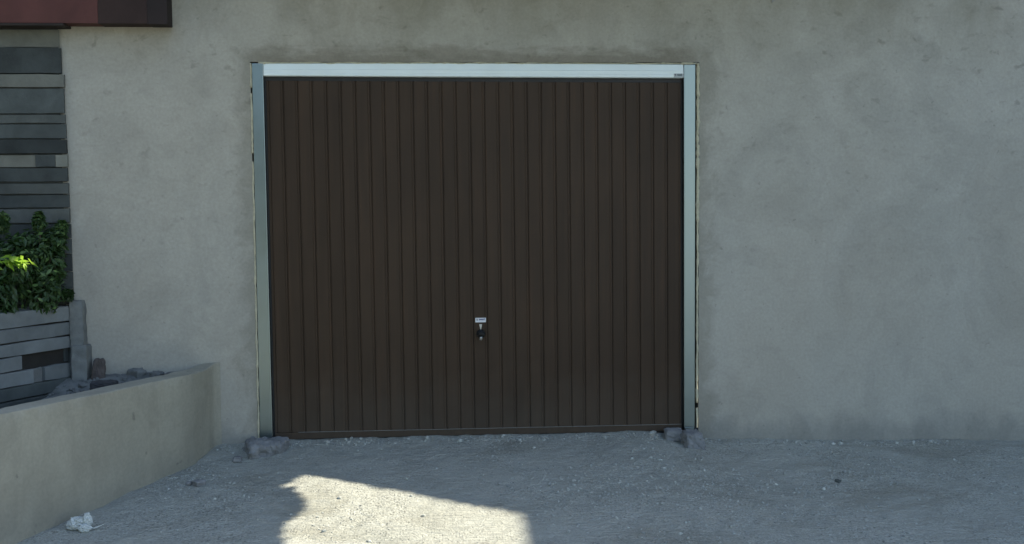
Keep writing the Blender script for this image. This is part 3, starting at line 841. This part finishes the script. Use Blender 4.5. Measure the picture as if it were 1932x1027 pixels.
cp.add([(x, y, 0.77) for x, y in (c0, c1, c2, c3)], [(0, 1, 2, 3)]); cp.build("potting_soil", M_brownboard, PL)
prow = [(0.744, 0.832, [0.0, 0.62, 1.4, 2.2, 3.0]), (0.662, 0.739, [0.0, 0.78, 1.5, 2.3, 3.0]), (0.588, 0.657, [0.0, 0.52, 1.1, 1.9, 3.0]),
        (0.505, 0.583, [0.36, 0.62, 1.3, 2.1, 3.0]), (0.418, 0.500, [0.0, 0.205, 0.285, 0.62, 1.2, 2.0, 3.0]), (0.345, 0.413, [0.0, 0.55, 1.2, 2.1, 3.0]), (0.27, 0.340, [0.0, 0.7, 1.5, 2.3, 3.0]), (0.19, 0.265, [0.0, 0.5, 1.3, 2.2, 3.0])]
rng = random.Random(21)
for k, (z0, z1, ss) in enumerate(prow):
    for i in range(len(ss) - 1):
        a, b_ = ss[i] + 0.003, ss[i + 1] - 0.003
        if k == 4 and i == 1: z0_, z1_, m_, o = z0 + 0.0, z1, M_mortar, -0.012
        else: z0_, z1_, m_, o = z0, z1, (M_planter if k < 5 else M_stone_mid), rng.uniform(0.0, 0.012)
        if k == 3: a, b_ = a, b_
        s = MB(); n = max(2, int((b_ - a) / 0.15)); vv = []
        for q in range(n + 1):
            u = a + (b_ - a) * q / n
            oo = o + rng.uniform(-0.003, 0.003); e0, e1 = rng.uniform(-0.003, 0.003), rng.uniform(-0.003, 0.003)
            for out, z in ((-0.024, z0_ + e0), (oo, z0_ + e0 + 0.003), (oo, z1_ + e1 - 0.004), (oo - 0.004, z1_ + e1), (-0.024, z1_ + e1)):
                x, y = pf(u, out); vv.append((x, y, z))
            if k == 0:
                x, y = pf(u, -0.165); vv[-1] = (x, y, z1_ + e1)
        ff = []
        for q in range(n):
            for j in range(5):
                ff.append((q * 5 + j, (q + 1) * 5 + j, (q + 1) * 5 + (j + 1) % 5, q * 5 + (j + 1) % 5))
        ff += [tuple(range(4, -1, -1)), tuple(n * 5 + j for j in range(5))]
        s.add(vv, ff)
        s.build("stone", m_, PL)
rec = MB()                                         # stone end seen at the right of the gap
x, y = pf(0.0, 0.0)
vvv = [pf(0.0, -0.02), pf(0.035, -0.02), pf(0.035, -0.12), pf(0.0, -0.12)]
rec.add([(x, y, z) for z in (0.508, 0.582) for x, y in vvv], [(3, 2, 1, 0), (4, 5, 6, 7), (0, 1, 5, 4), (1, 2, 6, 5), (2, 3, 7, 6), (3, 0, 4, 7)])
rec.build("stone", M_stone_dark, PL)
# mortar pillar between planter and wall
pil = MB()
for (x0, x1, y0, y1, z0, z1) in ((-2.392, -2.315, -0.075, -0.004, 0.10, 0.860), (-2.375, -2.290, -0.110, -0.004, 0.10, 0.60), (-2.350, -0.0, 0, 0, 0, 0)):
    if z1 == 0: continue
    NXY, NZ_ = 7, 40
    per = [(x0 + (x1 - x0) * i / NXY, y0) for i in range(NXY)] + [(x1, y0 + (y1 - y0) * i / NXY) for i in range(NXY)] + [(x1 - (x1 - x0) * i / NXY, y1) for i in range(NXY)] + [(x0, y1 - (y1 - y0) * i / NXY) for i in range(NXY)]
    cxm, cym = (x0 + x1) / 2, (y0 + y1) / 2
    vv = []
    for j in range(NZ_ + 1):
        z = z0 + (z1 - z0) * j / NZ_
        for (x, y) in per:
            k = 1 + 0.10 * n3(x, y, z, 9.0) + 0.10 * n3(x, y, z + 3, 24.0) + 0.22 * max(0, 0.36 - z) - (0.12 if j == NZ_ else 0)
            vv.append((cxm + (x - cxm) * k, cym + (y - cym) * k, z + (0.012 * n3(x, y, 5.0, 14.0) if j == NZ_ else 0)))
    m = len(per)
    ff = [(j * m + i, j * m + (i + 1) % m, (j + 1) * m + (i + 1) % m, (j + 1) * m + i) for j in range(NZ_) for i in range(m)]
    ff.append(tuple(NZ_ * m + i for i in range(m)))
    pil.add(vv, ff)
po = pil.build("mortar_pillar", M_pillar, PL, smooth=True)
po.data.set_sharp_from_angle(angle=math.radians(40))

# ------------------------------------------------------------------ shrubs in the planter
def shrub(name, label, blobs, stems, count, mat, seed, size, group="shrubs in the stone planter", bright=None):
    rr = random.Random(seed)
    base_ = Vector((blobs[0][0], blobs[0][1], 0.78))
    o = empty(name, base_, label, "shrub", group)
    m_ = MB()
    for (tx, ty, tz) in stems:
        b0 = base_ + Vector((rr.uniform(-0.05, 0.05), rr.uniform(-0.05, 0.05), 0))
        m_.tube([b0, b0.lerp(Vector((tx, ty, tz)), 0.5) + Vector((rr.uniform(-.03, .03), rr.uniform(-.03, .03), 0)), (tx, ty, tz)], [0.007, 0.005, 0.0025], 5)
    m_.build("stem", M_bark, o)
    f_ = MB()
    for k in range(count):
        bx, by, bz, rx, ry, rz_ = rr.choice(blobs)
        v = Vector((rr.gauss(0, 1), rr.gauss(0, 1), rr.gauss(0, 1))).normalized() * rr.random() ** 0.45
        c = Vector((bx + v.x * rx, by + v.y * ry, bz + v.z * rz_))
        if c.y > -0.035 or c.z < 0.815: continue
        if c.x > -2.375: c.x = -2.375 - rr.uniform(0, 0.05)
        nn = v + Vector((rr.gauss(0, .5), rr.gauss(0, .5), 0.7 + rr.gauss(0, .4)))
        a = v + Vector((rr.gauss(0, .7), rr.gauss(0, .7), -0.5))
        s = size * rr.uniform(0.7, 1.3)
        q = leaf_quad(c, nn, a, s, 0.42)
        n_ = nn.normalized()
        mid = (q[0] + q[2]) / 2 - n_ * s * 0.14
        f_.add([q[0], q[1], q[2], q[3], mid], [(0, 1, 4), (1, 2, 4), (2, 3, 4), (3, 0, 4)])
    f_.build("foliage", mat, o)
    f3 = MB()
    for k in range(count // 24):
        bx, by, bz, rx, ry, rz_ = rr.choice(blobs)
        v = Vector((rr.gauss(0, 1), rr.gauss(0, 1) - 0.5, rr.gauss(0, 1) + 0.3)).normalized()
        c = Vector((bx + v.x * rx, by + v.y * ry, bz + v.z * rz_))
        if c.y > -0.035 or c.z < 0.80 or c.x > -2.38: continue
        f3.add(leaf_quad(c, v + Vector((0.4, -0.2, 0.6)), Vector((rr.gauss(0, 1), rr.gauss(0, 1), -0.5)), size * rr.uniform(0.6, 1.1), 0.42), [(0, 1, 2, 3)])
    f3.build("new_leaves", M_leaf4, o)
    if bright:
        f2 = MB()
        for (cx, cy, cz, r, n) in bright:
            for k in range(n):
                v = Vector((rr.gauss(0, 1), rr.gauss(0, 1) * .6, rr.gauss(0, .6))) * r * 0.6
                c = Vector((cx, cy, cz)) + v
                nn = Vector((0.7, -0.5, 0.8)) + Vector((rr.gauss(0, .35), rr.gauss(0, .35), rr.gauss(0, .35)))
                q = leaf_quad(c, nn, v + Vector((rr.gauss(0, 1), rr.gauss(0, .3), -0.3)) * 0.05, rr.uniform(0.018, 0.034), 0.45)
                f2.add(q, [(0, 1, 2, 3)])
        tag(f2.build("sunlit_leaves", M_leaf2, o), "yellow-green leaves with sunlight put into their colour")
    return o
shrub("leafy_shrub", "dark shrub with yellow-green leaves coloured as sunlit at the left end of the planter",
      [(-2.70, -0.42, 0.95, 0.16, 0.14, 0.16), (-2.62, -0.34, 1.10, 0.15, 0.13, 0.16), (-2.78, -0.46, 1.15, 0.16, 0.15, 0.20), (-2.90, -0.70, 1.05, 0.22, 0.25, 0.25), (-2.80, -0.42, 1.36, 0.10, 0.10, 0.12), (-2.66, -0.34, 1.33, 0.035, 0.04, 0.06), (-2.73, -0.40, 1.42, 0.03, 0.03, 0.07)],
      [(-2.75, -0.45, 1.3), (-2.85, -0.6, 1.35), (-2.95, -0.7, 1.2), (-2.65, -0.36, 1.15)], 3600, M_leaf, 5, 0.026,
      bright=[(-2.50, -0.56, 1.115, 0.050, 20), (-2.57, -0.56, 1.120, 0.045, 14)])
shrub("leafy_shrub", "mid-green shrub against the plaster wall at the right end of the planter",
      [(-2.51, -0.20, 0.92, 0.13, 0.12, 0.14), (-2.47, -0.16, 1.05, 0.11, 0.10, 0.15), (-2.57, -0.20, 1.16, 0.13, 0.11, 0.13), (-2.45, -0.13, 1.20, 0.08, 0.07, 0.10), (-2.41, -0.10, 1.29, 0.03, 0.03, 0.05), (-2.52, -0.16, 1.33, 0.035, 0.03, 0.06), (-2.38, -0.09, 0.90, 0.03, 0.03, 0.03)],
      [(-2.5, -0.2, 1.25), (-2.44, -0.16, 1.2), (-2.57, -0.22, 1.25)], 3000, M_leaf3, 9, 0.024)

# ------------------------------------------------------------------ loose things
def single(name, label, cat, mat, blk, group=None, smooth=False):
    m_ = MB()
    for b_ in blk: m_.add(*b_)
    o = m_.build(name, mat, smooth=smooth)
    return tag(o, label, cat, group)
single("broken_brick", "brown broken brick standing on end against the plaster wall behind the low wall", "brick", M_brick, [rough_block(-2.235, -0.075, 0.440, 0.085, 0.07, 0.165, 0.3, 3, 0.12, 7, (0.0, 0.12), 0.25)])
single("roof_tile_piece", "dark flat tile lying at the foot of the mortar pillar beside the low wall", "tile", M_slab, [rough_block(-2.115, -0.40, 0.412, 0.145, 0.09, 0.055, 0.05, 8, 0.08, 6)])
rng = random.Random(31)
lumps = [(-2.02, -0.06, 0.42, 0.10, 0.07, 0.07, "squarish grey mortar lump nearest the brown brick on the soil bed"),
         (-1.90, -0.075, 0.415, 0.07, 0.06, 0.05, "middle grey mortar lump on the soil bed at the foot of the plaster wall"),
         (-1.80, -0.08, 0.412, 0.09, 0.06, 0.045, "flat grey mortar lump on the soil bed nearest the low wall's inner corner")]
for i, (x, y, z, a, b_, c, lab) in enumerate(lumps):
    single("mortar_lump", lab, "rubble", M_mortar, [rough_block(x, y, z, a, b_, c, rng.uniform(-.6, .6), i + 20, 0.35, 7)], "mortar lumps on the soil bed", True)
single("foot_stone", "rounded grey stone wedged under the left post of the door frame", "stone", M_concrete,
       [rough_block(-1.300, -0.185, -0.022, 0.150, 0.21, 0.125, 0.35, 41, 0.30, 8)], None)
single("foot_block", "squared grey concrete piece under the inner edge of the left post", "concrete block", M_concrete,
       [rough_block(-1.205, -0.150, -0.010, 0.120, 0.20, 0.095, -0.15, 42, 0.12, 8)], None)
single("foot_block", "tapered grey concrete block under the right post of the door frame", "concrete block", M_concrete,
       [rough_block(1.268, -0.170, -0.022, 0.130, 0.20, 0.120, 0.05, 43, 0.07, 8, (0, 0), 0.22)], None)
single("foot_block", "small flat concrete piece lying left of the tapered block by the right post", "concrete block", M_concrete,
       [rough_block(1.175, -0.070, 0.000, 0.11, 0.12, 0.070, -0.1, 44, 0.12, 7)], None)
for i, (x, y, s, lab) in enumerate(((-1.400, -0.33, 0.050, "small grey stone on the ground left of the rounded foot stone"),
                                    (-1.540, -0.72, 0.055, "larger of two stones beside the middle of the low wall's foot"),
                                    (-1.600, -0.70, 0.035, "smaller of two stones beside the middle of the low wall's foot"),
                                    (1.940, -0.80, 0.030, "dark stone lying alone on the gravel right of the door"))):
    single("stone", lab, "stone", M_stone_mid if i == 3 else M_concrete, [rough_block(x, y, ground(x, y) + s * 0.22, s, s * 0.8, s * 0.6, i * 0.7, 60 + i, 0.35, 6)], "loose stones on the forecourt", True)

# crumpled white plastic with a string
tp = Vector((-1.985, -1.30, ground(-1.985, -1.30)))
T_ = empty("plastic_bag", tp, "crumpled white plastic bag with a loose string at the foot of the low wall", "plastic bag")
b_ = MB()
def crumple(c, lx, ly, lz_, seed, rz):
    bm = bmesh.new(); bmesh.ops.create_icosphere(bm, subdivisions=4, radius=0.5)
    R = Matrix.Rotation(rz, 3, 'Z'); out = []
    for v in bm.verts:
        p = v.co
        k = 1.05 + 0.22 * noise.noise(p * 3.2 + Vector((seed, 0, 0))) - 0.42 * abs(noise.noise(p * 5 + Vector((0, seed, 0)))) - 0.22 * abs(noise.noise(p * 13 + Vector((0, seed, 4))))
        out.append(R @ Vector((p.x * lx * k, p.y * ly * k, p.z * lz_ * k)) + c)
    f = [tuple(v.index for v in q.verts) for q in bm.faces]; bm.free()
    return out, f
b_.add(*crumple(tp + Vector((-0.025, 0.0, 0.028)), 0.105, 0.080, 0.072, 2.0, 0.2))
b_.add(*crumple(tp + Vector((0.022, -0.005, 0.040)), 0.050, 0.045, 0.085, 5.0, 0.0))
b_.add(*crumple(tp + Vector((0.020, -0.040, 0.014)), 0.060, 0.05, 0.045, 8.0, 0.4))
b_.build("film", M_white, T_)
c_ = MB(); c_.tube([tp + Vector(p) for p in ((0.030, -0.02, 0.030), (0.048, -0.025, 0.012), (0.060, -0.03, 0.010), (0.080, -0.02, 0.016), (0.100, -0.005, 0.022))], [0.0035, 0.003, 0.003, 0.0028, 0.0015], 6)
c_.build("string", M_white, T_, smooth=True)

# loose gravel
gv = MB(); rng = random.Random(77)
ico = bmesh.new(); bmesh.ops.create_icosphere(ico, subdivisions=1, radius=1.0)
IV = [v.co.copy() for v in ico.verts]; IF = [tuple(v.index for v in f.verts) for f in ico.faces]; ico.free()
cnt = 0
while cnt < 8500:
    x, y = rng.uniform(-2.3, 3.0), -abs(rng.gauss(0, 1.0)) - 0.02
    if y < -2.6: continue
    dens = 0.05 + max(0, n3(x, y, 12.0, 1.6)) * 1.3
    if 0.2 < x < 2.1 and y < -0.6: dens += 0.5
    if -1.1 < x < 0.15 and y < -0.6: dens *= 0.5
    if y > -0.12: dens += 0.4
    if rng.random() > dens: continue
    # not inside the low wall
    skip = False
    for (a, b2) in zip(path, path[1:]):
        if a[1] <= y <= b2[1] and x < a[0] + (b2[0] - a[0]) * (y - a[1]) / (b2[1] - a[1]) + 0.01: skip = True
    if skip: continue
    r = min(0.013, 0.0022 * math.exp(abs(rng.gauss(0, 0.62))))
    if y > -0.12 and rng.random() < 0.25: r *= 2.0
    z = ground(x, y) + r * 0.25
    R = Matrix.Rotation(rng.uniform(0, 6.28), 3, 'Z')
    sx_, sy_, sz_ = rng.uniform(.7, 1.3), rng.uniform(.6, 1.0), rng.uniform(.45, .8)
    gv.add([R @ Vector((p.x * sx_ * r * rng.uniform(.8, 1.15), p.y * sy_ * r, p.z * sz_ * r)) + Vector((x, y, z)) for p in IV], IF)
    cnt += 1
rb = MB()
def bed_z(x, y): return 0.262 + 0.135 * max(0.0, min(1.0, (y + 0.42) / 0.30)) + 0.02 * n3(x, y, 3, 3.0) + 0.018 * n3(x, y, 5, 11.0)
cnt = 0
while cnt < 420:
    x, y = rng.uniform(-2.5, -1.62), -abs(rng.gauss(0, 0.30)) - 0.015
    if y < -1.2 or not inside(x + 0.02, y): continue
    r = min(0.030, 0.006 * math.exp(abs(rng.gauss(0, 0.7))))
    R = Matrix.Rotation(rng.uniform(0, 6.28), 3, 'Z') @ Matrix.Rotation(rng.uniform(-.6, .6), 3, 'X')
    sx_, sy_, sz_ = rng.uniform(.7, 1.3), rng.uniform(.6, 1.0), rng.uniform(.45, .9)
    c = Vector((x, y, bed_z(x, y) + r * 0.3))
    rb.add([R @ Vector((p.x * sx_ * r * rng.uniform(.75, 1.2), p.y * sy_ * r * rng.uniform(.8, 1.15), p.z * sz_ * r)) + c for p in IV], IF)
    cnt += 1
tag(rb.build("rubble", M_mortar), "grey mortar crumbs strewn over the soil bed behind the low wall", None, None, "stuff")
tag(gv.build("gravel", M_pebble), "loose grey gravel scattered over the dusty forecourt", None, None, "stuff")
